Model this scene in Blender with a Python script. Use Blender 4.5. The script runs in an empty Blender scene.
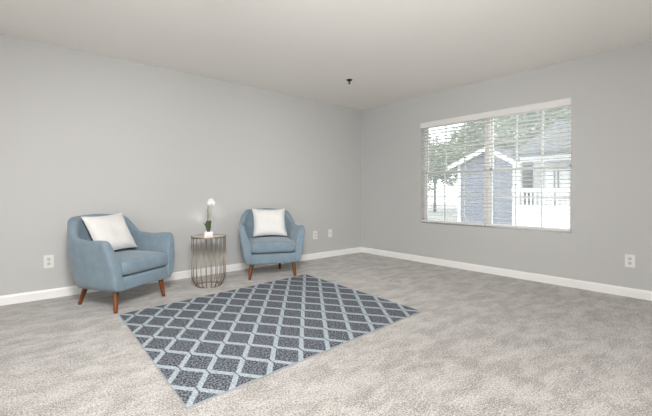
import bpy, bmesh, math, random
from mathutils import Vector, Matrix
random.seed(7)
sc = bpy.context.scene
C = sc.collection
PI = math.pi

# ------------------------------------------------------------------ helpers
def link(o, parent=None):
    C.objects.link(o)
    if parent is not None:
        o.parent = parent
    return o

def obj(name, bm, mat, parent=None, smooth=False, recalc=True):
    me = bpy.data.meshes.new(name)
    if recalc:
        bmesh.ops.recalc_face_normals(bm, faces=bm.faces[:])
    bm.to_mesh(me); bm.free()
    if mat is not None:
        for m in (mat if isinstance(mat, (list, tuple)) else [mat]):
            me.materials.append(m)
    if smooth:
        for p in me.polygons: p.use_smooth = True
    return link(bpy.data.objects.new(name, me), parent)

def tag(o, label, cat, group=None, kind=None):
    o['label'] = label; o['category'] = cat
    if group: o['group'] = group
    if kind: o['kind'] = kind
    return o

def thing(name, label, cat, loc=(0, 0, 0), rz=0.0, group=None):
    o = bpy.data.objects.new(name, None)
    o.empty_display_size = 0.1
    link(o); o.location = loc; o.rotation_euler = (0, 0, rz)
    return tag(o, label, cat, group)

def struct(name, bm, mat, label=None, cat=None, parent=None, smooth=False):
    o = obj(name, bm, mat, parent, smooth)
    if parent is None:
        o['kind'] = 'structure'
        if label: o['label'] = label; o['category'] = cat
    return o

def copy_thing(root, loc, rz, label, group=None):
    r = root.copy(); C.objects.link(r)
    r.location = loc; r.rotation_euler = (0, 0, rz); r['label'] = label
    if group: r['group'] = group
    for ch in list(root.children):
        c = ch.copy(); C.objects.link(c); c.parent = r
        for g in ch.children:
            d = g.copy(); C.objects.link(d); d.parent = c
    return r

def box(bm, x0, x1, y0, y1, z0, z1, bevel=0.0, seg=2, M=None):
    x0, x1 = min(x0, x1), max(x0, x1); y0, y1 = min(y0, y1), max(y0, y1); z0, z1 = min(z0, z1), max(z0, z1)
    g = bmesh.ops.create_cube(bm, size=1.0)
    vs = g['verts']
    for v in vs:
        v.co = Vector((x0 + (v.co.x + .5) * (x1 - x0), y0 + (v.co.y + .5) * (y1 - y0), z0 + (v.co.z + .5) * (z1 - z0)))
    if bevel > 0:
        es = list({e for v in vs for e in v.link_edges})
        r = bmesh.ops.bevel(bm, geom=es, offset=bevel, segments=seg, affect='EDGES', profile=0.5)
        vs = list({v for f in r['faces'] for v in f.verts} | {v for v in vs if v.is_valid})
    if M is not None:
        for v in vs: v.co = M @ v.co
    return vs

def tube(bm, pts, rad, seg=8, closed=False, cap=True):
    """sweep a circle along points; rad is a number or a list"""
    pts = [Vector(p) for p in pts]; n = len(pts)
    rads = rad if isinstance(rad, (list, tuple)) else [rad] * n
    rings = []; prev = None
    for i, p in enumerate(pts):
        if closed: t = pts[(i + 1) % n] - pts[i - 1]
        else: t = pts[min(i + 1, n - 1)] - pts[max(i - 1, 0)]
        t.normalize()
        if prev is None:
            a = Vector((0, 0, 1)) if abs(t.z) < .9 else Vector((1, 0, 0))
            u = t.cross(a).normalized()
        else:
            u = (prev - t * prev.dot(t)).normalized()
        prev = u; w = t.cross(u)
        rings.append([bm.verts.new(p + (u * math.cos(2 * PI * k / seg) + w * math.sin(2 * PI * k / seg)) * rads[i]) for k in range(seg)])
    m = n if closed else n - 1
    for i in range(m):
        a, b = rings[i], rings[(i + 1) % n]
        for k in range(seg):
            bm.faces.new((a[k], a[(k + 1) % seg], b[(k + 1) % seg], b[k]))
    if cap and not closed:
        bm.faces.new(rings[0][::-1]); bm.faces.new(rings[-1])

def lathe(bm, prof, seg=32, c=(0, 0, 0), cap=True):
    rings = []
    for r, z in prof:
        rings.append([bm.verts.new((c[0] + r * math.cos(2 * PI * k / seg), c[1] + r * math.sin(2 * PI * k / seg), c[2] + z)) for k in range(seg)])
    for a, b in zip(rings, rings[1:]):
        for k in range(seg):
            bm.faces.new((a[k], a[(k + 1) % seg], b[(k + 1) % seg], b[k]))
    if cap:
        bm.faces.new(rings[0][::-1]); bm.faces.new(rings[-1])

def smst(a, b, x):
    t = max(0.0, min(1.0, (x - a) / (b - a))); return t * t * (3 - 2 * t)

# ------------------------------------------------------------------ materials
def srgb(r, g, b):
    f = lambda c: (c / 12.92 if c <= .04045 else ((c + .055) / 1.055) ** 2.4)
    return (f(r / 255), f(g / 255), f(b / 255), 1)

def mat(name, col, rough=.6, metal=0.0, spec=.5):
    m = bpy.data.materials.new(name); m.use_nodes = True
    b = m.node_tree.nodes['Principled BSDF']
    b.inputs['Base Color'].default_value = col
    b.inputs['Roughness'].default_value = rough
    b.inputs['Metallic'].default_value = metal
    b.inputs['Specular IOR Level'].default_value = spec
    return m

class NT:
    def __init__(s, m): s.t = m.node_tree; s.b = s.t.nodes['Principled BSDF']
    def n(s, typ, **kw):
        o = s.t.nodes.new(typ)
        for k, v in kw.items(): setattr(o, k, v)
        return o
    def l(s, a, b): s.t.links.new(a, b)
    def math(s, op, a, b=None, c=None):
        o = s.n('ShaderNodeMath', operation=op)
        for i, v in enumerate((a, b, c)):
            if v is None: continue
            if isinstance(v, (int, float)): o.inputs[i].default_value = v
            else: s.l(v, o.inputs[i])
        return o.outputs[0]
    def coord(s, which='Object'): return s.n('ShaderNodeTexCoord').outputs[which]
    def noise(s, vec, scale, detail=2, rough=.5, dist=0):
        o = s.n('ShaderNodeTexNoise'); o.inputs['Scale'].default_value = scale
        o.inputs['Detail'].default_value = detail; o.inputs['Roughness'].default_value = rough
        o.inputs['Distortion'].default_value = dist
        s.l(vec, o.inputs['Vector']); return o.outputs['Fac']
    def mapping(s, vec, scale=(1, 1, 1), rot=(0, 0, 0)):
        o = s.n('ShaderNodeMapping'); o.inputs['Scale'].default_value = scale; o.inputs['Rotation'].default_value = rot
        s.l(vec, o.inputs['Vector']); return o.outputs[0]
    def ramp(s, fac, stops):
        o = s.n('ShaderNodeValToRGB'); cr = o.color_ramp
        while len(cr.elements) < len(stops): cr.elements.new(.5)
        for e, (p, c) in zip(cr.elements, stops): e.position = p; e.color = c
        s.l(fac, o.inputs[0]); return o.outputs[0]
    def mix(s, fac, a, b, blend='MIX'):
        o = s.n('ShaderNodeMix', data_type='RGBA', blend_type=blend)
        for sock, v in ((o.inputs[0], fac), (o.inputs[6], a), (o.inputs[7], b)):
            if isinstance(v, (int, float, tuple)): sock.default_value = v
            else: s.l(v, sock)
        return o.outputs[2]
    def bump(s, h, strength, dist):
        o = s.n('ShaderNodeBump'); o.inputs['Strength'].default_value = strength; o.inputs['Distance'].default_value = dist
        s.l(h, o.inputs['Height']); s.l(o.outputs[0], s.b.inputs['Normal'])

def fabric(name, c0, c1, scale=420, rough=.9, bump=.25):
    m = mat(name, c0, rough, 0, .2); N = NT(m); v = N.coord()
    f = N.noise(v, scale, 2, .6); g = N.noise(v, 14, 3, .6)
    h = N.math('ADD', N.math('MULTIPLY', f, .6), N.math('MULTIPLY', g, .4))
    N.l(N.ramp(h, [(.3, c0), (.7, c1)]), N.b.inputs['Base Color'])
    N.bump(f, bump, .002)
    N.b.inputs['Sheen Weight'].default_value = .25
    return m

WALL = (.55, .55, .542, 1)
m_wall = mat('grey_wall_paint', WALL, .55, 0, .35)
N = NT(m_wall); N.bump(N.noise(N.coord(), 160, 3, .6), .08, .002)
m_ceil = mat('ceiling_paint', (.885, .86, .825, 1), .8, 0, .2)
N = NT(m_ceil); N.bump(N.noise(N.coord(), 120, 3, .6), .1, .002)
m_trim = mat('white_trim_paint', (.90, .895, .88, 1), .35)
m_white = mat('white_plastic', (.80, .79, .77, 1), .35)
m_slot = mat('dark_slot', (.05, .05, .05, 1), .6)
m_plate_grey = mat('outlet_face', (.62, .61, .59, 1), .4)
m_vinyl = mat('white_vinyl', (.78, .78, .76, 1), .35)
m_blind = mat('white_blind', (.80, .79, .77, 1), .45)
m_cord = mat('blind_cord', (.75, .75, .72, 1), .8)
m_dark = mat('dark_bronze', (.035, .033, .028, 1), .4, .6)

# carpet: beige grey cut pile with combed patches
m_carpet = mat('beige_carpet', (.4, .36, .32, 1), .95, 0, .1)
N = NT(m_carpet); v = N.coord()
fine = N.noise(v, 95, 1, .5)
tuft = N.noise(v, 190, 1, .5)
vm = N.mapping(v, (1.0, 2.1, 1), (0, 0, .65))
patch = N.n('ShaderNodeMapRange'); patch.interpolation_type = 'SMOOTHSTEP'; patch.inputs[1].default_value = .38; patch.inputs[2].default_value = .62; patch.inputs[3].default_value = .36; patch.inputs[4].default_value = .64
N.l(N.noise(vm, 3.8, 7, .72, .25), patch.inputs[0]); patch = patch.outputs[0]
patch2 = N.noise(v, 9, 4, .6, .6)
hgt = N.math('ADD', N.math('MULTIPLY', fine, .5), N.math('MULTIPLY', tuft, .5))
tone = N.math('ADD', N.math('ADD', N.math('MULTIPLY', hgt, .66), N.math('MULTIPLY', patch, .24)), N.math('MULTIPLY', patch2, .10))
N.l(N.ramp(tone, [(.40, (.20, .182, .168, 1)), (.50, (.415, .392, .372, 1)), (.595, (.64, .62, .60, 1))]), N.b.inputs['Base Color'])
N.bump(hgt, .7, .008)
N.b.inputs['Sheen Weight'].default_value = .3

# rug: trellis of light zigzags on slate
m_rug = mat('trellis_rug', (.1, .1, .1, 1), .95, 0, .1)
N = NT(m_rug)
uv = N.n('ShaderNodeUVMap').outputs[0]
pile = N.noise(uv, 260, 2, .7)
blot = N.noise(uv, 22, 3, .6)
wob = N.noise(uv, 60, 2, .5)
sx = N.n('ShaderNodeSeparateXYZ'); N.l(uv, sx.inputs[0])
wobv = N.math('MULTIPLY', N.math('SUBTRACT', wob, .5), .05)
pile2 = N.noise(uv, 85, 1, .5)
U = N.math('ADD', N.math('DIVIDE', N.math('SUBTRACT', sx.outputs[0], .093 - 1.16), .116), wobv)
V = N.math('ADD', N.math('DIVIDE', N.math('SUBTRACT', sx.outputs[1], .113 - 1.51), .151), wobv)
i = N.math('FLOOR', U); s_ = N.math('SUBTRACT', U, i)
pp = N.math('PINGPONG', N.math('ADD', V, i), 1.0)
line = N.math('MULTIPLY_ADD', N.math('SUBTRACT', pp, .5), .95, .5)
d = N.math('ABSOLUTE', N.math('SUBTRACT', s_, line))
stroke = N.math('LESS_THAN', d, .175)
edge = N.math('SUBTRACT', .5, N.math('ABSOLUTE', N.math('SUBTRACT', s_, .5)))
gap = N.math('GREATER_THAN', edge, .036)
mask = N.math('MULTIPLY', stroke, gap)
dk = N.ramp(pile2, [(.38, (.040, .046, .060, 1)), (.5, (.105, .116, .142, 1)), (.62, (.25, .265, .295, 1))])
lt = N.ramp(pile2, [(.38, (.30, .355, .39, 1)), (.62, (.48, .54, .58, 1))])
colr = N.mix(mask, dk, lt)
N.l(N.mix(.25, colr, N.ramp(blot, [(.3, (.4, .4, .4, 1)), (.7, (.6, .6, .6, 1))]), 'OVERLAY'), N.b.inputs['Base Color'])
N.bump(N.math('ADD', pile, N.math('MULTIPLY', mask, .4)), .5, .004)
m_bind = fabric('rug_binding', (.26, .29, .30, 1), (.36, .40, .41, 1), 300)

m_blue = fabric('blue_upholstery', (.152, .215, .268, 1), (.245, .318, .372, 1), 380, .9, .3)
m_blue_dark = mat('blue_piping', (.13, .18, .23, 1), .9, 0, .2)
m_pillow = fabric('white_pillow_cloth', (.72, .71, .69, 1), (.79, .785, .77, 1), 260, .9, .25)

m_wood = mat('walnut_leg', (.2, .08, .03, 1), .35)
N = NT(m_wood); v = N.mapping(N.coord(), (30, 30, 3))
N.l(N.ramp(N.noise(v, 1.6, 4, .6, .5), [(.3, (.085, .025, .007, 1)), (.7, (.27, .088, .020, 1))]), N.b.inputs['Base Color'])

m_gold = mat('champagne_metal', (.36, .29, .22, 1), .35, 1.0)
m_mirror = mat('mirrored_tray', (.88, .83, .76, 1), .24, 1.0)
m_ceramic = mat('white_ceramic', (.84, .84, .83, 1), .2)
m_moss = fabric('moss', (.06, .07, .03, 1), (.14, .15, .07, 1), 200)
m_leaf = mat('orchid_leaf', (.050, .085, .032, 1), .35)
m_stem = mat('orchid_stem', (.14, .19, .07, 1), .5)
m_petal = mat('orchid_petal', (.86, .86, .83, 1), .5)
m_petal.node_tree.nodes['Principled BSDF'].inputs['Subsurface Weight'].default_value = .0
m_lip = mat('orchid_lip', (.75, .62, .25, 1), .5)
m_stake = mat('bamboo_stake', (.30, .24, .12, 1), .6)

m_glass = bpy.data.materials.new('window_glass'); m_glass.use_nodes = True
t = m_glass.node_tree; t.nodes.clear()
o_ = t.nodes.new('ShaderNodeOutputMaterial'); mx = t.nodes.new('ShaderNodeMixShader')
tr = t.nodes.new('ShaderNodeBsdfTransparent'); tr.inputs[0].default_value = (.96, .98, .97, 1)
gl = t.nodes.new('ShaderNodeBsdfGlossy'); gl.inputs['Roughness'].default_value = .02
fr = t.nodes.new('ShaderNodeFresnel'); fr.inputs[0].default_value = 1.45
t.links.new(fr.outputs[0], mx.inputs[0]); t.links.new(tr.outputs[0], mx.inputs[1]); t.links.new(gl.outputs[0], mx.inputs[2])
t.links.new(mx.outputs[0], o_.inputs[0])

m_haze = bpy.data.materials.new('insect_mesh'); m_haze.use_nodes = True  # pale see-through layer that puts haze over the outdoor view
t = m_haze.node_tree; t.nodes.clear()
o_ = t.nodes.new('ShaderNodeOutputMaterial'); mx = t.nodes.new('ShaderNodeMixShader'); mx.inputs[0].default_value = .28
tr = t.nodes.new('ShaderNodeBsdfTransparent')
ad = t.nodes.new('ShaderNodeMixShader'); ad.inputs[0].default_value = .5
d1 = t.nodes.new('ShaderNodeBsdfDiffuse'); d1.inputs[0].default_value = (.75, .76, .77, 1)
d2 = t.nodes.new('ShaderNodeBsdfTranslucent'); d2.inputs[0].default_value = (.75, .76, .77, 1)
t.links.new(d1.outputs[0], ad.inputs[1]); t.links.new(d2.outputs[0], ad.inputs[2])
t.links.new(tr.outputs[0], mx.inputs[1]); t.links.new(ad.outputs[0], mx.inputs[2]); t.links.new(mx.outputs[0], o_.inputs[0])

# outdoors
m_ground = mat('pale_concrete', (.50, .50, .48, 1), .9)
N = NT(m_ground); N.l(N.ramp(N.noise(N.coord(), 3, 4), [(.3, (.22, .225, .21, 1)), (.7, (.30, .30, .29, 1))]), N.b.inputs['Base Color'])
def siding(name, c):
    m = mat(name, c, .7); N = NT(m); v = N.coord()
    s = N.n('ShaderNodeSeparateXYZ'); N.l(v, s.inputs[0])
    saw = N.math('FRACT', N.math('DIVIDE', s.outputs[2], .16))
    N.bump(saw, .5, .02)
    return m
m_siding_blue = siding('blue_grey_siding', (.145, .165, .215, 1))
m_siding_grey = siding('grey_siding', (.42, .425, .43, 1))
m_white_ext = mat('white_exterior_paint', (.85, .85, .84, 1), .6)
m_roof = mat('grey_shingle', (.20, .215, .22, 1), .9)
N = NT(m_roof); N.l(N.ramp(N.noise(N.coord(), 18, 3), [(.3, (.055, .06, .065, 1)), (.7, (.10, .105, .11, 1))]), N.b.inputs['Base Color'])
m_foliage = [mat('leaf_green', (.145, .195, .11, 1), .6), mat('leaf_pale', (.25, .305, .20, 1), .6)]
m_bark = mat('bark', (.12, .10, .08, 1), .9)

# ------------------------------------------------------------------ room shell
H = 2.44; XW = -7.2; YS = -6.6; T = .16
bm = bmesh.new(); box(bm, XW - T, T, YS - T, T, -.12, 0); struct('floor', bm, m_carpet, 'beige grey cut pile carpet floor', 'floor')
bm = bmesh.new(); box(bm, XW - T, T, YS - T, T, H, H + .15); struct('ceiling', bm, m_ceil, 'plain off white painted ceiling', 'ceiling')
bm = bmesh.new(); box(bm, XW - T, T, 0, T, 0, H); struct('wall_north', bm, m_wall, 'long grey painted wall behind the armchairs', 'wall')
bm = bmesh.new(); box(bm, XW - T, XW, YS, 0, 0, H); struct('wall_west', bm, m_wall, 'grey wall on the left side of the room', 'wall')
bm = bmesh.new(); box(bm, XW - T, T, YS - T, YS, 0, H); struct('wall_south', bm, m_wall, 'grey wall on the near side of the room', 'wall')
WY0, WY1, WZ0, WZ1 = -3.121, -1.217, .577, 2.03      # window opening in the east wall
bm = bmesh.new()
box(bm, 0, T, YS, WY0, 0, H); box(bm, 0, T, WY1, 0, 0, H)
box(bm, 0, T, WY0, WY1, 0, WZ0); box(bm, 0, T, WY0, WY1, WZ1, H)
struct('wall_east', bm, m_wall, 'grey wall with the double window', 'wall')

def baseboard(name, p0, p1, inward, label):
    """profile swept from p0 to p1 along the wall"""
    p0, p1, n = Vector(p0), Vector(p1), Vector(inward)
    prof = [(0, 0), (.014, 0), (.014, .070), (.011, .080), (.006, .086), (0, .088)]
    bm = bmesh.new()
    a = [bm.verts.new(p0 + n * d + Vector((0, 0, z))) for d, z in prof]
    b = [bm.verts.new(p1 + n * d + Vector((0, 0, z))) for d, z in prof]
    for k in range(len(prof)):
        q = (k + 1) % len(prof); bm.faces.new((a[k], a[q], b[q], b[k]))
    bm.faces.new(a); bm.faces.new(b)
    struct(name, bm, m_trim, label, 'baseboard')
baseboard('baseboard_north', (XW, 0, 0), (0, 0, 0), (0, -1, 0), 'white baseboard along the wall behind the armchairs')
baseboard('baseboard_east', (0, 0, 0), (0, YS, 0), (-1, 0, 0), 'white baseboard along the wall under the window')
baseboard('baseboard_west', (XW, YS, 0), (XW, 0, 0), (1, 0, 0), 'white baseboard along the left wall')
baseboard('baseboard_south', (XW, YS, 0), (0, YS, 0), (0, 1, 0), 'white baseboard along the near wall')

# ------------------------------------------------------------------ windows (two double-hung units side by side)
YM = -2.168; MH = .012        # centre and half width of the mullion post
def window(name, y0, y1, label):
    z0, z1 = WZ0, WZ1; zm = (z0 + z1) / 2; f = .014
    bm = bmesh.new()
    box(bm, .085, .155, y0, y0 + f, z0, z1); box(bm, .085, .155, y1 - f, y1, z0, z1)
    box(bm, .085, .155, y0, y1, z0, z0 + f); box(bm, .085, .155, y0, y1, z1 - f, z1)
    w = struct(name, bm, m_vinyl, label, 'window')
    for part, xa, za, zb in (('upper_sash', .122, zm - .016, z1 - f), ('lower_sash', .092, z0 + f, zm + .018)):
        s = .026
        ya, yb = y0 + f, y1 - f
        bm = bmesh.new()
        box(bm, xa, xa + .028, ya, ya + s, za, zb); box(bm, xa, xa + .028, yb - s, yb, za, zb)
        box(bm, xa, xa + .028, ya, yb, za, za + s); box(bm, xa, xa + .028, ya, yb, zb - s, zb)
        sash = obj(part, bm, m_vinyl, w)
        bm = bmesh.new()
        ia, ib, ja, jb = ya + s, yb - s, za + s, zb - s
        for k in (1, 2):
            yc = ia + (ib - ia) * k / 3; box(bm, xa + .008, xa + .020, yc - .009, yc + .009, ja, jb)
        zc = (ja + jb) / 2; box(bm, xa + .0085, xa + .0195, ia, ib, zc - .009, zc + .009)
        obj('muntin_grid', bm, m_vinyl, sash)
        bm = bmesh.new()
        vs = [bm.verts.new(p) for p in ((xa + .014, ia - .004, ja - .004), (xa + .014, ib + .004, ja - .004), (xa + .014, ib + .004, jb + .004), (xa + .014, ia - .004, jb + .004))]
        bm.faces.new(vs); obj('pane', bm, m_glass, sash)
    bm = bmesh.new()
    vs = [bm.verts.new(q) for q in ((.158, y0 + .012, z0 + .012), (.158, y1 - .012, z0 + .012), (.158, y1 - .012, z1 - .012), (.158, y0 + .012, z1 - .012))]
    bm.faces.new(vs); obj('insect_screen', bm, m_haze, w)  # sheet added outside the panes to wash out the view
    # sash lock on the meeting rail
    bm = bmesh.new(); yc = (y0 + y1) / 2
    box(bm, .082, .094, yc - .03, yc + .03, zm + .006, zm + .016, .003)
    obj('sash_lock', bm, m_white, w)
    return w
window('window_1', YM + MH, WY1, 'left double hung window unit with white grid')
window('window_2', WY0, YM - MH, 'right double hung window unit with white grid')
bm = bmesh.new(); box(bm, .080, .156, YM - MH, YM + MH, WZ0, WZ1); struct('trim_1', bm, m_vinyl, 'white mullion post between the two window units', 'trim')

# blinds
TILT = math.radians(6)
def blind(y0, y1, label):
    xc = .030
    b = thing('window_blind', label, 'window blind', (xc, (y0 + y1) / 2, WZ0), 0, 'white slatted blinds')
    hw = (y1 - y0) / 2; top = WZ1 - WZ0
    bm = bmesh.new(); box(bm, -.024, .026, -hw, hw, top - .045, top - .002); obj('headrail', bm, m_blind, b)
    bm = bmesh.new(); n = 29; zb, zt = .070, top - .075
    for k in range(n):
        z = zb + (zt - zb) * k / (n - 1)
        M = Matrix.Translation((0, 0, z)) @ Matrix.Rotation(TILT, 4, 'Y')
        # slightly crowned slat
        P = [(-.025, 0), (-.0125, .0012), (0, .0016), (.0125, .0012), (.025, 0)]
        rings = []
        for yy in (-hw + .004, hw - .004):
            rings.append([bm.verts.new(M @ Vector((x, yy, zz + .0014))) for x, zz in P] + [bm.verts.new(M @ Vector((x, yy, zz - .0014))) for x, zz in P[::-1]])
        a, c = rings
        for q in range(10): bm.faces.new((a[q], a[(q + 1) % 10], c[(q + 1) % 10], c[q]))
        bm.faces.new(a[::-1]); bm.faces.new(c)
    obj('slats', bm, m_blind, b)
    bm = bmesh.new(); box(bm, -.026, .026, -hw + .002, hw - .002, .018, .042, .004); obj('bottom_rail', bm, m_blind, b)
    for fr_ in (-.66, 0, .66):
        bm = bmesh.new()
        for x in (-.0265, .0265):
            tube(bm, [(x, fr_ * hw, .03), (x, fr_ * hw, top - .04)], .0012, 5)
        obj('ladder_cord', bm, m_cord, b)
    return b
blind(YM + .004, WY1 - .006, 'white slatted blind over the left window unit')
blind(WY0 + .006, YM - .004, 'white slatted blind over the right window unit')
bm = bmesh.new()
box(bm, -.022, -.008, WY0 - .002, WY1 - .004, WZ1 - .075, WZ1 - .001, .003)
box(bm, -.027, -.006, WY0 - .004, WY1 - .001, WZ1 - .012, WZ1 + .001, .003)
tag(obj('blind_valance', bm, m_blind), 'long white valance across the top of both window blinds', 'valance')

# ------------------------------------------------------------------ wall plates
def plate(name, loc, rz, kind, label, cat):
    r = thing(name, label, cat, loc, rz)       # plate lies on local y = 0, faces local -y
    w, h = (.078, .124)
    bm = bmesh.new(); box(bm, -w / 2, w / 2, -.006, 0, -h / 2, h / 2, .0025); obj('cover_plate', bm, m_white, r)
    if kind == 'duplex':
        for s in (-1, 1):
            bm = bmesh.new(); lathe(bm, [(.0165, 0), (.0165, .002), (.014, .003)], 20)
            M = Matrix.Translation((0, -.006, s * .0215)) @ Matrix.Rotation(PI / 2, 4, 'X')
            bmesh.ops.transform(bm, matrix=M, verts=bm.verts[:])
            f = obj('receptacle', bm, m_plate_grey, r)
            bm = bmesh.new()
            for x in (-.006, .006): box(bm, x - .001, x + .001, -.0098, -.008, s * .0215 - .002, s * .0215 + .006)
            lathe(bm, [(.0022, 0), (.0022, .002)], 8)
            for v in bm.verts[-16:]: v.co = Vector((v.co.x, -.0078 - v.co.z, v.co.y + s * .0215 - .008))
            obj('slots', bm, m_slot, f)
    elif kind == 'coax':
        bm = bmesh.new(); lathe(bm, [(.0075, 0), (.0075, .003), (.0048, .003), (.0048, .012)], 16)
        bmesh.ops.transform(bm, matrix=Matrix.Translation((0, -.006, 0)) @ Matrix.Rotation(PI / 2, 4, 'X'), verts=bm.verts[:])
        obj('jack', bm, m_gold, r)
    for z in ((0,) if kind == 'duplex' else (-.042, .042)):
        bm = bmesh.new(); lathe(bm, [(.0032, 0), (.0026, .0015)], 10)
        for v in bm.verts: v.co = Vector((v.co.x, -.006 - v.co.z, v.co.y + z))
        obj('screw', bm, m_plate_grey, r)
    return r
plate('power_outlet', (-4.292, 0, .354), 0, 'duplex', 'white duplex power outlet on the long wall left of the left armchair', 'outlet')
plate('power_outlet', (-1.015, 0, .366), 0, 'duplex', 'white outlet low on the long wall just right of the right armchair', 'outlet')
plate('cable_outlet', (-.708, 0, .374), 0, 'coax', 'white cable plate nearest the room corner on the long wall', 'wall plate')
plate('power_outlet', (0, -3.615, .350), -PI / 2, 'duplex', 'white duplex power outlet on the window wall right of the window', 'outlet')

# ------------------------------------------------------------------ ceiling fittings
r = thing('fire_sprinkler', 'small dark fire sprinkler head hanging from the ceiling', 'sprinkler', (-1.325, -1.075, H))
bm = bmesh.new(); lathe(bm, [(.039, 0), (.037, -.005), (.020, -.017), (.013, -.024)], 24); obj('escutcheon', bm, m_dark, r, True)
bm = bmesh.new(); tube(bm, [(.009, 0, -.022), (.012, 0, -.032), (.004, 0, -.044)], .003, 6); tube(bm, [(-.009, 0, -.022), (-.012, 0, -.032), (-.004, 0, -.044)], .003, 6)
tube(bm, [(0, 0, -.022), (0, 0, -.044)], .0035, 6); obj('yoke', bm, m_dark, r)
bm = bmesh.new(); lathe(bm, [(.004, -.042), (.017, -.045), (.017, -.049), (.005, -.052)], 16); obj('deflector', bm, m_dark, r)

r = thing('smoke_detector', 'round white smoke detector on the ceiling at the top edge', 'smoke detector', (-3.44, -1.87, H))
bm = bmesh.new(); lathe(bm, [(.088, 0), (.088, -.010), (.080, -.016)], 40); obj('mounting_ring', bm, m_ceil, r)
bm = bmesh.new(); lathe(bm, [(.078, -.014), (.072, -.030), (.055, -.038), (.018, -.040)], 40); obj('cover', bm, m_ceil, r, False)

# ------------------------------------------------------------------ rug
A, B, Cc, D = (-3.889, -.997), (-3.944, -2.682), (-1.925, -2.562), (-1.805, -.795)
RW, RH, RT = 2.05, 1.74, .009
def rugpt(u, v):
    return Vector((A[0]*(1-u)*(1-v)+D[0]*u*(1-v)+B[0]*(1-u)*v+Cc[0]*u*v, A[1]*(1-u)*(1-v)+D[1]*u*(1-v)+B[1]*(1-u)*v+Cc[1]*u*v, 0))
org = rugpt(.5, .5)
bm = bmesh.new(); uvl = bm.loops.layers.uv.new('UVMap'); nu, nv = 60, 50
def rz_(u, v):
    return RT + .0012 * math.sin(u * 19) * math.sin(v * 13 + 1)
g = [[bm.verts.new(rugpt(a / nu, b / nv) - org + Vector((0, 0, rz_(a / nu, b / nv)))) for b in range(nv + 1)] for a in range(nu + 1)]
vu = {}
for a in range(nu + 1):
    for b in range(nv + 1): vu[g[a][b]] = (a / nu * RW, b / nv * RH)
for a in range(nu):
    for b in range(nv): bm.faces.new((g[a][b], g[a][b + 1], g[a + 1][b + 1], g[a + 1][b]))
per = [g[a][0] for a in range(nu)] + [g[nu][b] for b in range(nv)] + [g[a][nv] for a in range(nu, 0, -1)] + [g[0][b] for b in range(nv, 0, -1)]
low = []
for v in per:
    w = bm.verts.new((v.co.x, v.co.y, .0005)); vu[w] = vu[v]; low.append(w)
for k in range(len(per)):
    q = (k + 1) % len(per); bm.faces.new((per[k], per[q], low[q], low[k]))
bm.faces.new(low)
for f in bm.faces:
    for lp in f.loops: lp[uvl].uv = vu[lp.vert]
perco = [v.co.copy() for v in per]
rug = obj('area_rug', bm, m_rug)
rug.location = org
tag(rug, 'slate grey area rug with pale blue zigzag trellis pattern', 'rug')
bm = bmesh.new(); tube(bm, [(p.x, p.y, .005) for p in perco], .0042, 8, closed=True)
obj('binding', bm, m_bind, rug, True)

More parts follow.
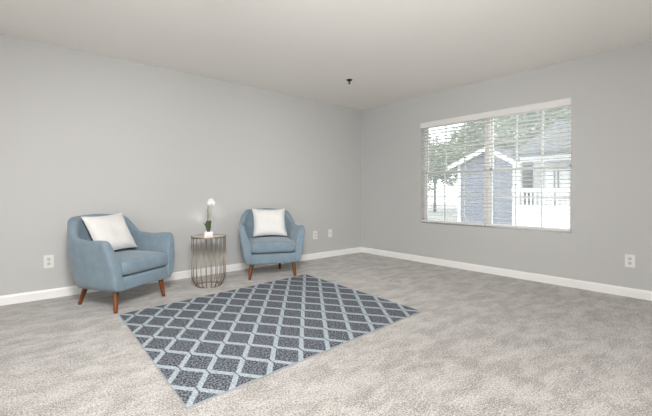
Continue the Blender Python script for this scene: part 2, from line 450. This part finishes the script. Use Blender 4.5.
# ------------------------------------------------------------------ armchair
def make_chair(label, loc, rz):
    t = thing('armchair', label, 'armchair', loc, rz, 'blue armchairs with walnut legs')
    hw, yf, yb, R = .328, -.300, .278, .16       # base outline of the wrap-around shell
    path = []                                     # (x, y, nx, ny)
    n1 = 18
    for k in range(n1): path.append((-hw, yf + (yb - R - yf) * k / n1, -1, 0))
    for k in range(12):
        a = PI - (PI / 2) * k / 12; path.append((-hw + R + R * math.cos(a), yb - R + R * math.sin(a), math.cos(a), math.sin(a)))
    n2 = 12
    for k in range(n2 + 1):
        x = -hw + R + (2 * (hw - R)) * k / n2; path.append((x, yb, 0, 1))
    for p in path[:n1 + 12][::-1]: path.append((-p[0], p[1], -p[2], p[3]))
    def top_z(x, y):
        z = .618 - .010 * smst(-.25, -.05, y) * (1 - smst(-.05, .08, y))
        z += .178 * smst(.08, .264, y)
        z += .014 * (1 - smst(.0, .28, abs(x))) * smst(.2, .28, y)
        return z
    SO = [(.185, -.012), (.25, .010), (.35, .030), (.45, .044), (.55, .052), (.62, .050), (.70, .032), (.82, .0)]
    SI = [(.185, -.080), (.32, -.076), (.42, -.066), (.50, -.044), (.56, -.022), (.62, -.014), (.70, -.030), (.82, -.070)]
    BO = [(.185, -.055), (.30, .0), (.50, .050), (.82, .085)]
    BI = [(.185, -.15), (.32, -.13), (.50, -.090), (.70, -.035), (.82, -.015)]
    def interp(T, z):
        if z <= T[0][0]: return T[0][1]
        for (z0, a0), (z1, a1) in zip(T, T[1:]):
            if z <= z1: return a0 + (a1 - a0) * (z - z0) / (z1 - z0)
        return T[-1][1]
    def soft(T, z): return (interp(T, z - .03) + interp(T, z) * 2 + interp(T, z + .03)) / 4
    def section(x, y, nx, ny, k=1.0, dy=0.0, drop=0.0):
        zt = top_z(x, y) - drop; z0 = .185 + drop * .6
        w = max(0, ny) ** 2
        def oi(z):
            o = soft(SO, z) * (1 - w) + soft(BO, z) * w; i_ = soft(SI, z) * (1 - w) + soft(BI, z) * w
            m_ = (o + i_) / 2; return m_ + (o - m_) * k, m_ + (i_ - m_) * k
        oT, iT = oi(zt - .035); r = min((oT - iT) / 2, .05)
        zs = zt - r
        fr_ = 1 - smst(-.30, -.08, y); nar = 1 - .065 * smst(-.08, .25, y)
        def P(z, o):
            o += .014 * fr_ * smst(.40, .60, z) * (1 if nx else 0)
            return Vector(((x + nx * o) * nar, y + ny * o + dy + .052 * fr_ * smst(.36, .64, z), z))
        pts = []; nz = 12
        for q in range(nz + 1):
            z = z0 + (zs - z0) * q / nz; pts.append(P(z, oi(z)[0] - (.016 if q == 0 else 0)))
        oS, iS = oi(zs); c_, h_ = (oS + iS) / 2, (oS - iS) / 2
        for q in range(1, 10):
            a = PI * q / 10; pts.append(P(zs + r * math.sin(a), c_ + h_ * math.cos(a)))
        for q in range(nz + 1):
            z = zs - (zs - z0) * q / nz; pts.append(P(z, oi(z)[1] + (.012 if q == nz else 0)))
        return pts
    bm = bmesh.new(); secs = []
    ends = [(-.030, .62, .040), (-.028, .76, .027), (-.023, .87, .015), (-.013, .96, .006)]
    x, y, nx, ny = path[0]
    for dy, k, dr in ends: secs.append(section(x, y, nx, ny, k, dy, dr))
    for p in path: secs.append(section(*p))
    x, y, nx, ny = path[-1]
    for dy, k, dr in ends[::-1]: secs.append(section(x, y, nx, ny, k, dy, dr))
    rings = [[bm.verts.new(p) for p in s] for s in secs]
    m = len(rings[0])
    for a, b in zip(rings, rings[1:]):
        for q in range(m): bm.faces.new((a[q], a[(q + 1) % m], b[(q + 1) % m], b[q]))
    bm.faces.new(rings[0]); bm.faces.new(rings[-1][::-1])
    shell = obj('back_and_arms', bm, m_blue, t, True)
    # seams down the back of the shell
    # base rail under the cushion
    bm = bmesh.new(); vs = box(bm, -.295, .295, -.324, .19, .18, .298, .020, 3)
    for v in bm.verts:
        if v.co.y > 0: v.co.x *= .84
        if v.co.z < .22: v.co.x *= .985
        if v.co.y < -.2: v.co.y += .012 * (abs(v.co.x) / .3) ** 4 - (.010 if v.co.z > .25 else 0)
    obj('seat_rail', bm, m_blue, t, True)
    # loose cushion
    bm = bmesh.new(); nn = 26; grid = {}
    cx, cy, hx, hy, zb, zt = 0, -.064, .276, .284, .308, .436
    def cpt(u, v, s):
        # rounded-square outline with puffed top
        e = 12
        rr = (abs(u) ** e + abs(v) ** e) ** (1 / e) if (u or v) else 0
        mx_ = max(abs(u), abs(v))
        k = (mx_ / rr) if rr else 1
        uu, vv = u * k, v * k
        edge_ = mx_
        c = (1 - edge_ ** 18) ** .5 if edge_ < 1 else 0
        half = (zt - zb) / 2; zc = (zt + zb) / 2
        z = zc + s * half * c
        if s > 0: z += .022 * (1 - uu * uu) * (1 - .8 * vv * vv)
        sq = .985 + .015 * c
        return Vector((cx + uu * hx * sq, cy + vv * hy * sq, z))
    tv = [-math.cos(PI * q / nn) for q in range(nn + 1)]
    tv = [math.copysign(abs(a) ** .65, a) for a in tv]
    for s in (1, -1):
        for a in range(nn + 1):
            for b in range(nn + 1):
                if s < 0 and (a in (0, nn) or b in (0, nn)): grid[(s, a, b)] = grid[(1, a, b)]
                else: grid[(s, a, b)] = bm.verts.new(cpt(tv[a], tv[b], s))
    for s in (1, -1):
        for a in range(nn):
            for b in range(nn):
                bm.faces.new((grid[(s, a, b)], grid[(s, a + 1, b)], grid[(s, a + 1, b + 1)], grid[(s, a, b + 1)]))
    obj('seat_cushion', bm, m_blue, t, True)
    # legs
    for (tx, ty, fx, fy) in ((-.250, -.240, -.272, -.264), (.250, -.240, .272, -.264), (-.165, .20, -.187, .262), (.165, .20, .187, .262)):
        bm = bmesh.new()
        top, ft = Vector((tx, ty, .192)), Vector((fx, fy, .003))
        tube(bm, [top.lerp(ft, q / 6) for q in range(7)] + [ft + Vector((0, 0, -.0025))], [.025 - .0095 * q / 6 for q in range(7)] + [.013], 16)
        obj('leg', bm, m_wood, t, True)
    return t
CH1 = ((-3.800, -.552, 0), math.radians(30.5)); CH2 = ((-2.107, -.440, 0), math.radians(-22.5))
chair = make_chair('blue upholstered armchair left of the wire side table', *CH1)
copy_thing(chair, CH2[0], CH2[1], 'blue upholstered armchair right of the wire side table')

# ------------------------------------------------------------------ pillows
def make_pillow(label, chair_pose, x, tilt_in, yb_, yt_, zb_, zt_, seed):
    rnd = random.Random(seed)
    (cx, cy, _), a = chair_pose
    base = Matrix.Translation((cx, cy, 0)) @ Matrix.Rotation(a, 4, 'Z')
    up = Vector((0, yt_ - yb_, zt_ - zb_)); L = up.length; lean = math.atan2(up.y, up.z)
    hs = .215; hv = L / 2
    Mx = base @ Matrix.Translation((x, (yb_ + yt_) / 2, (zb_ + zt_) / 2)) @ Matrix.Rotation(-lean, 4, 'X') @ Matrix.Rotation(tilt_in, 4, 'Y')
    bm = bmesh.new(); n = 28; grid = {}
    ph = [rnd.uniform(0, 6) for _ in range(6)]
    for s in (1, -1):
        for i in range(n + 1):
            for j in range(n + 1):
                u, v = -1 + 2 * i / n, -1 + 2 * j / n
                if s < 0 and (i in (0, n) or j in (0, n)): grid[(s, i, j)] = grid[(1, i, j)]; continue
                pu = u * (1 - .10 * (1 - v * v) ** 1.0 * abs(u) ** 2)
                pv = v * (1 - .10 * (1 - u * u) ** 1.0 * abs(v) ** 2)
                th = .062 * ((1 - u ** 4) * (1 - v ** 4)) ** .62
                wr = .006 * math.sin(6 * u + 3 * v + ph[0]) * math.sin(4 * v - 2 * u + ph[1]) * (1 - u * u) * (1 - v * v)
                wr += .007 * math.sin(9 * (abs(u) - abs(v)) + ph[2]) * (abs(u * v)) * (1 - u ** 8) * (1 - v ** 8)
                grid[(s, i, j)] = bm.verts.new((pu * hs, -s * (th + wr * (1 if s > 0 else .3)), pv * hv))
    for s in (1, -1):
        for i in range(n):
            for j in range(n):
                bm.faces.new((grid[(s, i, j)], grid[(s, i + 1, j)], grid[(s, i + 1, j + 1)], grid[(s, i, j + 1)]))
    edge_ = [grid[(1, i, 0)] for i in range(n)] + [grid[(1, n, j)] for j in range(n)] + [grid[(1, i, n)] for i in range(n, 0, -1)] + [grid[(1, 0, j)] for j in range(n, 0, -1)]
    ec = [v.co.copy() for v in edge_]
    p = obj('throw_pillow', bm, m_pillow, None, True)
    p.matrix_world = Mx
    tag(p, label, 'pillow', 'white throw pillows on the armchairs')
    bm = bmesh.new(); tube(bm, ec, .0035, 6, closed=True); obj('seam_piping', bm, m_pillow, p, True)
    return p
make_pillow('white square throw pillow on the armchair left of the side table', CH1, .004, math.radians(-2.5), .02, .205, .468, .805, 1)
make_pillow('white square throw pillow on the armchair right of the side table', CH2, .022, math.radians(1), .02, .205, .468, .806, 2)

# ------------------------------------------------------------------ wire side table
TX, TY, TZ = -2.922, -.512, .542
t = thing('side_table', 'round wire drum side table in champagne metal between the armchairs', 'side table', (TX, TY, 0))
RTOP, RBASE = .183, .128
bm = bmesh.new(); lathe(bm, [(RTOP - .003, TZ - .010), (RTOP - .003, TZ - .003)], 64); obj('tabletop', bm, m_mirror, t)
bm = bmesh.new(); lathe(bm, [(RTOP - .004, TZ - .013), (RTOP + .003, TZ - .013), (RTOP + .003, TZ), (RTOP - .003, TZ), (RTOP - .003, TZ - .003), (RTOP - .004, TZ - .004)], 64, cap=False); obj('rim', bm, m_gold, t)
def ringpts(r, z, n=48): return [(r * math.cos(2 * PI * k / n), r * math.sin(2 * PI * k / n), z) for k in range(n)]
bm = bmesh.new(); tube(bm, ringpts(RBASE, .005), .0045, 8, closed=True); obj('base_ring', bm, m_gold, t, True)
NW = 20
wp = [(RTOP - .006, TZ - .012), (RTOP - .006, .13)]
for k in range(1, 7):
    a = (PI / 2) * k / 6
    wp.append((RTOP - .006 - (RTOP - .006 - RBASE) * (k / 6) ** 2, .13 - .124 * k / 6))
wire0 = None
for k in range(NW):
    if wire0 is None:
        bm = bmesh.new(); tube(bm, [(r_, 0, z) for r_, z in wp], .0036, 7); wire0 = obj('wire', bm, m_gold, t, True); w = wire0
    else:
        w = wire0.copy(); C.objects.link(w); w.parent = t
    w.rotation_euler = (0, 0, 2 * PI * (k + .3) / NW)

# ------------------------------------------------------------------ orchid
t = thing('potted_orchid', 'small white orchid in a white pot on the wire side table', 'plant', (TX + .024, TY + .064, TZ - .003), math.radians(20))
bm = bmesh.new()
def sq(h, z): return [bm.verts.new((sx_ * h, sy_ * h, z)) for sx_, sy_ in ((-1, -1), (1, -1), (1, 1), (-1, 1))]
rs = [sq(.033, .001), sq(.036, .043), sq(.032, .043), sq(.031, .036)]
for a, b in zip(rs, rs[1:]):
    for k in range(4): bm.faces.new((a[k], a[(k + 1) % 4], b[(k + 1) % 4], b[k]))
bm.faces.new(rs[0][::-1]); bm.faces.new(rs[-1])
bmesh.ops.bevel(bm, geom=[e for e in bm.edges if abs(e.verts[0].co.z - e.verts[1].co.z) > .03], offset=.006, segments=3, affect='EDGES')
obj('pot', bm, m_ceramic, t)
bm = bmesh.new(); lathe(bm, [(.027, .036), (.025, .042), (.012, .047)], 16); obj('moss', bm, m_moss, t, True)
ROT = -math.radians(20)
def leaf(yaw, length, width, rise, curl):
    bm = bmesh.new(); n = 12; rows = []
    for k in range(n + 1):
        s = k / n
        w = width * (math.sin(PI * min(1, s * .93 + .07)) ** .7) * .5 if k < n else .001
        ang = rise - curl * s
        if k == 0: p = Vector((0.004, 0, .045)); 
        else: p = p + Vector((math.cos(ang), 0, math.sin(ang))) * (length / n)
        nrm = Vector((-math.sin(ang), 0, math.cos(ang)))
        rows.append([bm.verts.new(p + Vector((0, q * w, 0)) + nrm * (.25 * abs(q) * w)) for q in (-1, -.5, 0, .5, 1)])
    for a, b in zip(rows, rows[1:]):
        for q in range(4): bm.faces.new((a[q], a[q + 1], b[q + 1], b[q]))
    bmesh.ops.rotate(bm, cent=(0, 0, 0), matrix=Matrix.Rotation(yaw, 3, 'Z'), verts=bm.verts[:])
    o = obj('leaf', bm, m_leaf, t, True)
    md = o.modifiers.new('thick', 'SOLIDIFY'); md.thickness = .003
for yaw, ln, wd, rise, curl in ((-2.5, .125, .064, 1.60, .35), (.2, .12, .062, 1.55, .4), (-1.2, .13, .066, 1.60, .3), (1.6, .12, .060, 1.5, .4), (2.7, .11, .056, 1.35, .5)):
    leaf(yaw + ROT, ln, wd, rise, curl)
# flower stem: upright, arching to the camera's right at the top; camera's right here is about (.76,-.65)
cr = Vector((.76, -.65, 0)); cr.rotate(Matrix.Rotation(ROT, 3, 'Z'))
cf = Vector((-.65, -.76, 0)); cf.rotate(Matrix.Rotation(ROT, 3, 'Z'))      # towards the camera
def sp(r, z, f=0): return cr * r + cf * f + Vector((0, 0, z))
sp_pts = [sp(.0, .045), sp(-.008, .10), sp(-.010, .16), sp(-.006, .22), sp(-.008, .29), sp(-.002, .335), sp(.012, .365), sp(.026, .378), sp(.036, .374)]
bm = bmesh.new(); tube(bm, sp_pts, [.0032] * 5 + [.0028] * 2 + [.002] * 2, 7)
for z, r_ in ((.13, -.010), (.205, -.007), (.265, -.008)):
    tube(bm, [sp(r_, z), sp(r_ - .007, z + .016)], [.0045, .001], 6)
obj('flower_stem', bm, m_stem, t, True)
bm = bmesh.new(); tube(bm, [sp(.004, .045), sp(-.004, .30)], .0018, 6); obj('support_stake', bm, m_stake, t)
def blossom(pos, size, face):
    f = face.normalized(); up = Vector((0, 0, 1)); side = up.cross(f).normalized(); upv = f.cross(side).normalized()
    bm = bmesh.new()
    def petal(ang, ln, wd, depth):
        dvec = side * math.cos(ang) + upv * math.sin(ang); wv = f.cross(dvec)
        rows = []; n = 7
        for k in range(n + 1):
            s = k / n; w = wd * (math.sin(PI * (s * .9 + .08)) ** .8) * .5
            c = pos + dvec * (ln * s) + f * (depth - .25 * ln * (s - .4) ** 2)
            rows.append([bm.verts.new(c + wv * (q * w) - f * (.15 * w * q * q)) for q in (-1, -.5, 0, .5, 1)])
        for a, b in zip(rows, rows[1:]):
            for q in range(4): bm.faces.new((a[q], a[q + 1], b[q + 1], b[q]))
    for ang in (PI / 2, PI / 2 + 2.2, PI / 2 - 2.2): petal(ang, size * 1.0, size * .7, 0)
    for ang in (.15, PI - .15): petal(ang, size * 1.05, size * 1.15, .003)
    fl = obj('blossom', bm, m_petal, t, True, recalc=False)
    md = fl.modifiers.new('thick', 'SOLIDIFY'); md.thickness = .0012
    bm = bmesh.new(); bmesh.ops.create_icosphere(bm, subdivisions=2, radius=size * .17)
    for v in bm.verts: v.co = Vector((v.co.x * .8, v.co.y * .8, v.co.z * 1.2)) + pos + f * .009 - upv * (size * .12)
    obj('lip', bm, m_lip, fl, True)
blossom(sp(.034, .358, .012), .042, cf + cr * .25 + Vector((0, 0, .12)))
blossom(sp(.026, .385, .004), .034, cf - cr * .2 + Vector((0, 0, .35)))
bm = bmesh.new()
for r_, z in ((.046, .368), (.050, .345)):
    k0 = len(bm.verts); bmesh.ops.create_icosphere(bm, subdivisions=2, radius=.006)
    for v in list(bm.verts)[k0:]: v.co = v.co + sp(r_, z)
tube(bm, [sp(.036, .374), sp(.046, .368), sp(.050, .345)], .0012, 5)
obj('buds', bm, m_stem, t, True)

# ------------------------------------------------------------------ outdoors
GZ = -.30
bm = bmesh.new(); box(bm, T + .02, 40, -25, 30, GZ - .2, GZ); o = struct('ground', bm, m_ground, 'pale paved ground outside the window', 'ground')

def prism(bm, pts, d):
    """extrude polygon pts (3D) by vector d"""
    a = [bm.verts.new(p) for p in pts]; b = [bm.verts.new(Vector(p) + Vector(d)) for p in pts]
    n = len(a); bm.faces.new(a); bm.faces.new(b[::-1])
    for k in range(n): bm.faces.new((a[k], b[k], b[(k + 1) % n], a[(k + 1) % n]))

# small gabled blue-grey house, gable facing the window
HX = 10.0
yl, yr, pk = 3.86, 1.55, 2.50      # left wall, right wall, ridge
ze, zp = 2.22, 2.78
h = thing('gabled_house', 'blue grey gabled house with white trim seen through the window', 'house', (HX, 0, GZ))
bm = bmesh.new(); prism(bm, [(0, yl, 0), (0, yr, 0), (0, yr, ze - GZ), (0, pk, zp - GZ), (0, yl, ze - GZ)], (5, 0, 0)); obj('wall', bm, m_siding_blue, h)
sl = (zp - ze) / (yl - pk); sr = (zp - ze) / (pk - yr)
bm = bmesh.new(); e = .32
prism(bm, [(-.30, yl + e, ze - GZ - sl * e + .02), (-.30, pk, zp - GZ + .02), (-.30, yr - e, ze - GZ - sr * e + .02), (-.30, yr - e, ze - GZ - sr * e + .10), (-.30, pk, zp - GZ + .10), (-.30, yl + e, ze - GZ - sl * e + .10)], (5.6, 0, 0)); obj('roof', bm, m_roof, h)
bm = bmesh.new()
prism(bm, [(-.335, yl + e, ze - GZ - sl * e - .09), (-.335, pk, zp - GZ - .09), (-.335, pk, zp - GZ + .09), (-.335, yl + e, ze - GZ - sl * e + .09)], (.034, 0, 0)); obj('rake_board', bm, m_white_ext, h)
bm = bmesh.new()
prism(bm, [(-.335, yr - e, ze - GZ - sr * e - .09), (-.335, pk, zp - GZ - .09), (-.335, pk, zp - GZ + .09), (-.335, yr - e, ze - GZ - sr * e + .09)], (.034, 0, 0)); obj('rake_board', bm, m_white_ext, h)
bm = bmesh.new(); box(bm, -.03, .12, yl - .10, yl + .03, 0, ze - GZ); obj('corner_board', bm, m_white_ext, h)

# long grey building with a porch to the right
PX = 8.0
g = thing('porch_building', 'long grey building with white porch beam behind the white railing', 'building', (PX, 0, GZ), 0)
bm = bmesh.new(); box(bm, 1.6, 6, -9, .75, 0, 2.6); obj('wall', bm, m_siding_grey, g)
bm = bmesh.new(); prism(bm, [(-.35, -9.3, 2.62), (-.35, -9.3, 2.50), (3.6, -9.3, 3.95), (7, -9.3, 2.8), (3.6, -9.3, 4.1)], (0, 9.95, 0)); obj('roof', bm, m_roof, g)
bm = bmesh.new(); box(bm, .10, .28, -9, .60, 2.33, 2.48); obj('porch_beam', bm, m_white_ext, g)
for y in (.72, -2.6):
    bm = bmesh.new(); box(bm, .08, .30, y - .11, y + .11, 0, 2.33); box(bm, .06, .32, y - .14, y + .14, 0, .18); obj('porch_post', bm, m_white_ext, g)
bm = bmesh.new(); box(bm, 1.55, 1.61, -.45, .33, .12, 2.12); obj('door', bm, m_white_ext, g)
bm = bmesh.new(); box(bm, 1.53, 1.58, -.08, -.04, .12, 2.10); box(bm, 1.53, 1.58, .04, .08, .12, 2.10); obj('door_frame', bm, m_roof, g)
bm = bmesh.new(); box(bm, .06, 1.6, -9, .75, 0, .12); obj('porch_deck', bm, m_ground, g)
rl = thing('porch_railing', 'white porch railing with thin balusters outside the right window', 'railing', (PX - .12, 0, GZ))
bm = bmesh.new(); box(bm, -.06, .04, -2.28, .75, 1.34, 1.46); obj('top_rail', bm, m_white_ext, rl)
bm = bmesh.new(); box(bm, -.045, .02, -2.28, .75, .22, .30); obj('bottom_rail', bm, m_white_ext, rl)
bm = bmesh.new(); box(bm, -.035, .012, -2.28, .75, .30, .93); obj('lower_panel', bm, m_white_ext, rl)
bal = None
for k in range(24):
    y = .68 - k * .125
    if bal is None:
        bm = bmesh.new(); box(bm, -.03, .01, -.02, .02, .28, 1.36); bal = obj('baluster', bm, m_white_ext, rl); b_ = bal
    else:
        b_ = bal.copy(); C.objects.link(b_); b_.parent = rl
    b_.location = (0, y, 0)

def tree(x, y, h_, r, cz, seed, label, n=11000, leafsize=.13):
    rnd = random.Random(seed)
    t = thing('tree', label, 'tree', (x, y, GZ), 0, 'trees outside the window')
    bm = bmesh.new(); tube(bm, [(0, 0, 0), (.05, .03, cz * .5), (0, .1, cz), (.05, .05, h_ * .85)], [.10, .08, .06, .02], 8)
    for k in range(9):
        a = rnd.uniform(0, 2 * PI); z = cz * rnd.uniform(.6, 1.15)
        tube(bm, [(0, .05, z * .85), (math.cos(a) * r * .4, math.sin(a) * r * .4, z + .35), (math.cos(a) * r * .8, math.sin(a) * r * .8, z + .75)], [.05, .03, .01], 6)
    obj('trunk', bm, m_bark, t, True)
    bm = bmesh.new()
    clumps = []
    for _ in range(44):
        while True:
            p = Vector((rnd.uniform(-1, 1), rnd.uniform(-1, 1), rnd.uniform(-1, 1)))
            if p.length < 1: break
        clumps.append((Vector((p.x * r, p.y * r, cz + p.z * (h_ - cz))), rnd.uniform(.25, .5) * r))
    for k in range(n):
        c, cr_ = rnd.choice(clumps)
        dv = Vector((rnd.gauss(0, 1), rnd.gauss(0, 1), rnd.gauss(0, 1))).normalized() * cr_ * rnd.uniform(.4, 1) ** .5
        p = c + dv
        a1 = Vector((rnd.gauss(0, 1), rnd.gauss(0, 1), rnd.gauss(0, .6))).normalized()
        a2 = a1.cross(Vector((rnd.gauss(0, 1), rnd.gauss(0, 1), rnd.gauss(0, 1)))).normalized()
        s = leafsize * rnd.uniform(.6, 1.3)
        f = bm.faces.new([bm.verts.new(p - a1 * s), bm.verts.new(p + a2 * s * .45), bm.verts.new(p + a1 * s), bm.verts.new(p - a2 * s * .45)])
        f.material_index = rnd.randint(0, 1)
    obj('foliage', bm, m_foliage, t, recalc=False)
    return t
tree(18.0, 10.2, 4.9, 2.0, 3.5, 3, 'pale green tree behind the blue house, nearest the left window edge')
tree(24.0, 9.3, 7.6, 2.3, 5.0, 4, 'green tree rising behind the roof ridge of the blue house')
tree(18.2, 4.1, 7.2, 2.1, 4.6, 5, 'tall green tree seen through the upper right window left of its first muntin')
tree(24.2, 3.6, 8.6, 2.2, 4.9, 6, 'distant green tree above the grey porch roof')

# ------------------------------------------------------------------ light
SKY = 3.6
w = bpy.data.worlds.new('overcast_sky'); sc.world = w; w.use_nodes = True
bg = w.node_tree.nodes['Background']; bg.inputs[0].default_value = (.93, .97, 1.0, 1); bg.inputs[1].default_value = SKY

BOUNCE, FLASH, SOUTH, WEST, CORNER, KEY = 80, 118, 0, 54, 255, 270
LX, LY = -4.5, -4.45
r = thing('ceiling_lamp', 'flush round ceiling lamp above the middle of the room', 'lamp', (LX, LY, H))  # added fixture, stands in for flash bounced off the ceiling
bm = bmesh.new(); lathe(bm, [(.40, 0), (.40, -.030), (.375, -.034)], 48); obj('lamp_base', bm, m_white, r)
m_bounce = bpy.data.materials.new('lit_diffuser'); m_bounce.use_nodes = True
nt = m_bounce.node_tree; nt.nodes.clear(); em = nt.nodes.new('ShaderNodeEmission'); oo = nt.nodes.new('ShaderNodeOutputMaterial'); nt.links.new(em.outputs[0], oo.inputs[0])
em.inputs[0].default_value = (1, .985, .965, 1); em.inputs[1].default_value = 36
bm = bmesh.new(); lathe(bm, [(.375, -.033), (.372, -.040), (.36, -.043)], 48); obj('diffuser', bm, m_bounce, r, False)
em.inputs[1].default_value = BOUNCE

# photographer's flash pointed up at the ceiling
sl_ = bpy.data.lights.new('flash', 'SPOT'); sl_.energy = FLASH; sl_.spot_size = math.radians(165); sl_.spot_blend = .6; sl_.shadow_soft_size = .12
sl_.color = (1, .985, .965)
fo = bpy.data.objects.new('flash', sl_); C.objects.link(fo); fo.location = (-4.3, -4.3, .45)
fo.rotation_euler = (PI, 0, 0)

# fill spot added beside the camera to brighten the far corner
s2 = bpy.data.lights.new('flash', 'SPOT'); s2.energy = CORNER; s2.spot_size = math.radians(62); s2.spot_blend = 1.0; s2.shadow_soft_size = .15
s2.color = (1, .985, .965)
f2 = bpy.data.objects.new('flash', s2); C.objects.link(f2); f2.location = (-4.75, -4.6, 1.75)
f2.rotation_euler = (Vector((0, -.8, 1.35)) - f2.location).to_track_quat('-Z', 'Y').to_euler()

# key flash bounced from above the camera towards the armchairs
s3 = bpy.data.lights.new('flash', 'SPOT'); s3.energy = KEY; s3.spot_size = math.radians(74); s3.spot_blend = 1.0; s3.shadow_soft_size = .34
s3.color = (1, .985, .965)
f3 = bpy.data.objects.new('flash', s3); C.objects.link(f3); f3.location = (-4.45, -4.35, 2.08)
f3.rotation_euler = (Vector((-3.0, 0, .40)) - f3.location).to_track_quat('-Z', 'Y').to_euler()

# unseen door frames and area lights, added behind the camera as room fill
def door_fill_light(n, c, rz, w, h_, watts, label):
    bm = bmesh.new()
    for x0, x1, z0, z1 in ((-w / 2 - .06, -w / 2, 0, h_ + .06), (w / 2, w / 2 + .06, 0, h_ + .06), (-w / 2, w / 2, h_, h_ + .06), (-.03, .03, 0, h_)):
        box(bm, x0, x1, -.03, 0, z0, z1)
    o = struct('door_%d' % n, bm, m_vinyl, label, 'door'); o.location = c; o.rotation_euler = (0, 0, rz)
    al = bpy.data.lights.new('daylight', 'AREA'); al.shape = 'RECTANGLE'; al.size = w; al.size_y = h_; al.energy = watts; al.color = (.95, .98, 1.0)
    ao = bpy.data.objects.new('daylight', al); C.objects.link(ao)
    ao.location = Vector(c) + Matrix.Rotation(rz, 3, 'Z') @ Vector((0, -.05, h_ / 2)); ao.rotation_euler = (PI / 2, 0, rz + PI)
    ao.rotation_euler = (Matrix.Rotation(rz, 3, 'Z') @ Matrix.Rotation(PI / 2, 3, 'X').inverted()).to_euler() if False else (Matrix.Rotation(rz, 3, 'Z') @ Matrix(((1, 0, 0), (0, 0, 1), (0, -1, 0)))).to_euler()
door_fill_light(1, (-3.4, YS, 0), PI, 2.4, 2.05, SOUTH, 'glazed patio door in the near wall')
door_fill_light(2, (XW, -5.0, 0), PI / 2, 2.4, 2.05, WEST, 'glazed patio door in the left wall')

# ------------------------------------------------------------------ camera
cam = bpy.data.cameras.new('camera'); co = bpy.data.objects.new('camera', cam); C.objects.link(co)
co.location = (-4.567, -4.405, 1.005)
yaw = math.atan2(.7593, .6507) - PI / 2
co.rotation_euler = (PI / 2, 0, yaw)
cam.sensor_width = 36; cam.sensor_fit = 'HORIZONTAL'; cam.lens = 36 * 367.6 / 652
cam.shift_x = 0; cam.shift_y = -14.5 / 652
cam.clip_start = .05; cam.clip_end = 200
sc.camera = co
vs_ = sc.view_settings
vs_.view_transform = 'Standard'; vs_.look = 'None'; vs_.gamma = 1.0; vs_.exposure = 0.04; vs_.use_curve_mapping = False
sc.cycles.use_denoising = True
sc.cycles.max_bounces = 10; sc.cycles.diffuse_bounces = 6; sc.cycles.transparent_max_bounces = 16
sc.cycles.blur_glossy = .1
sc.cycles.sample_clamp_indirect = 60
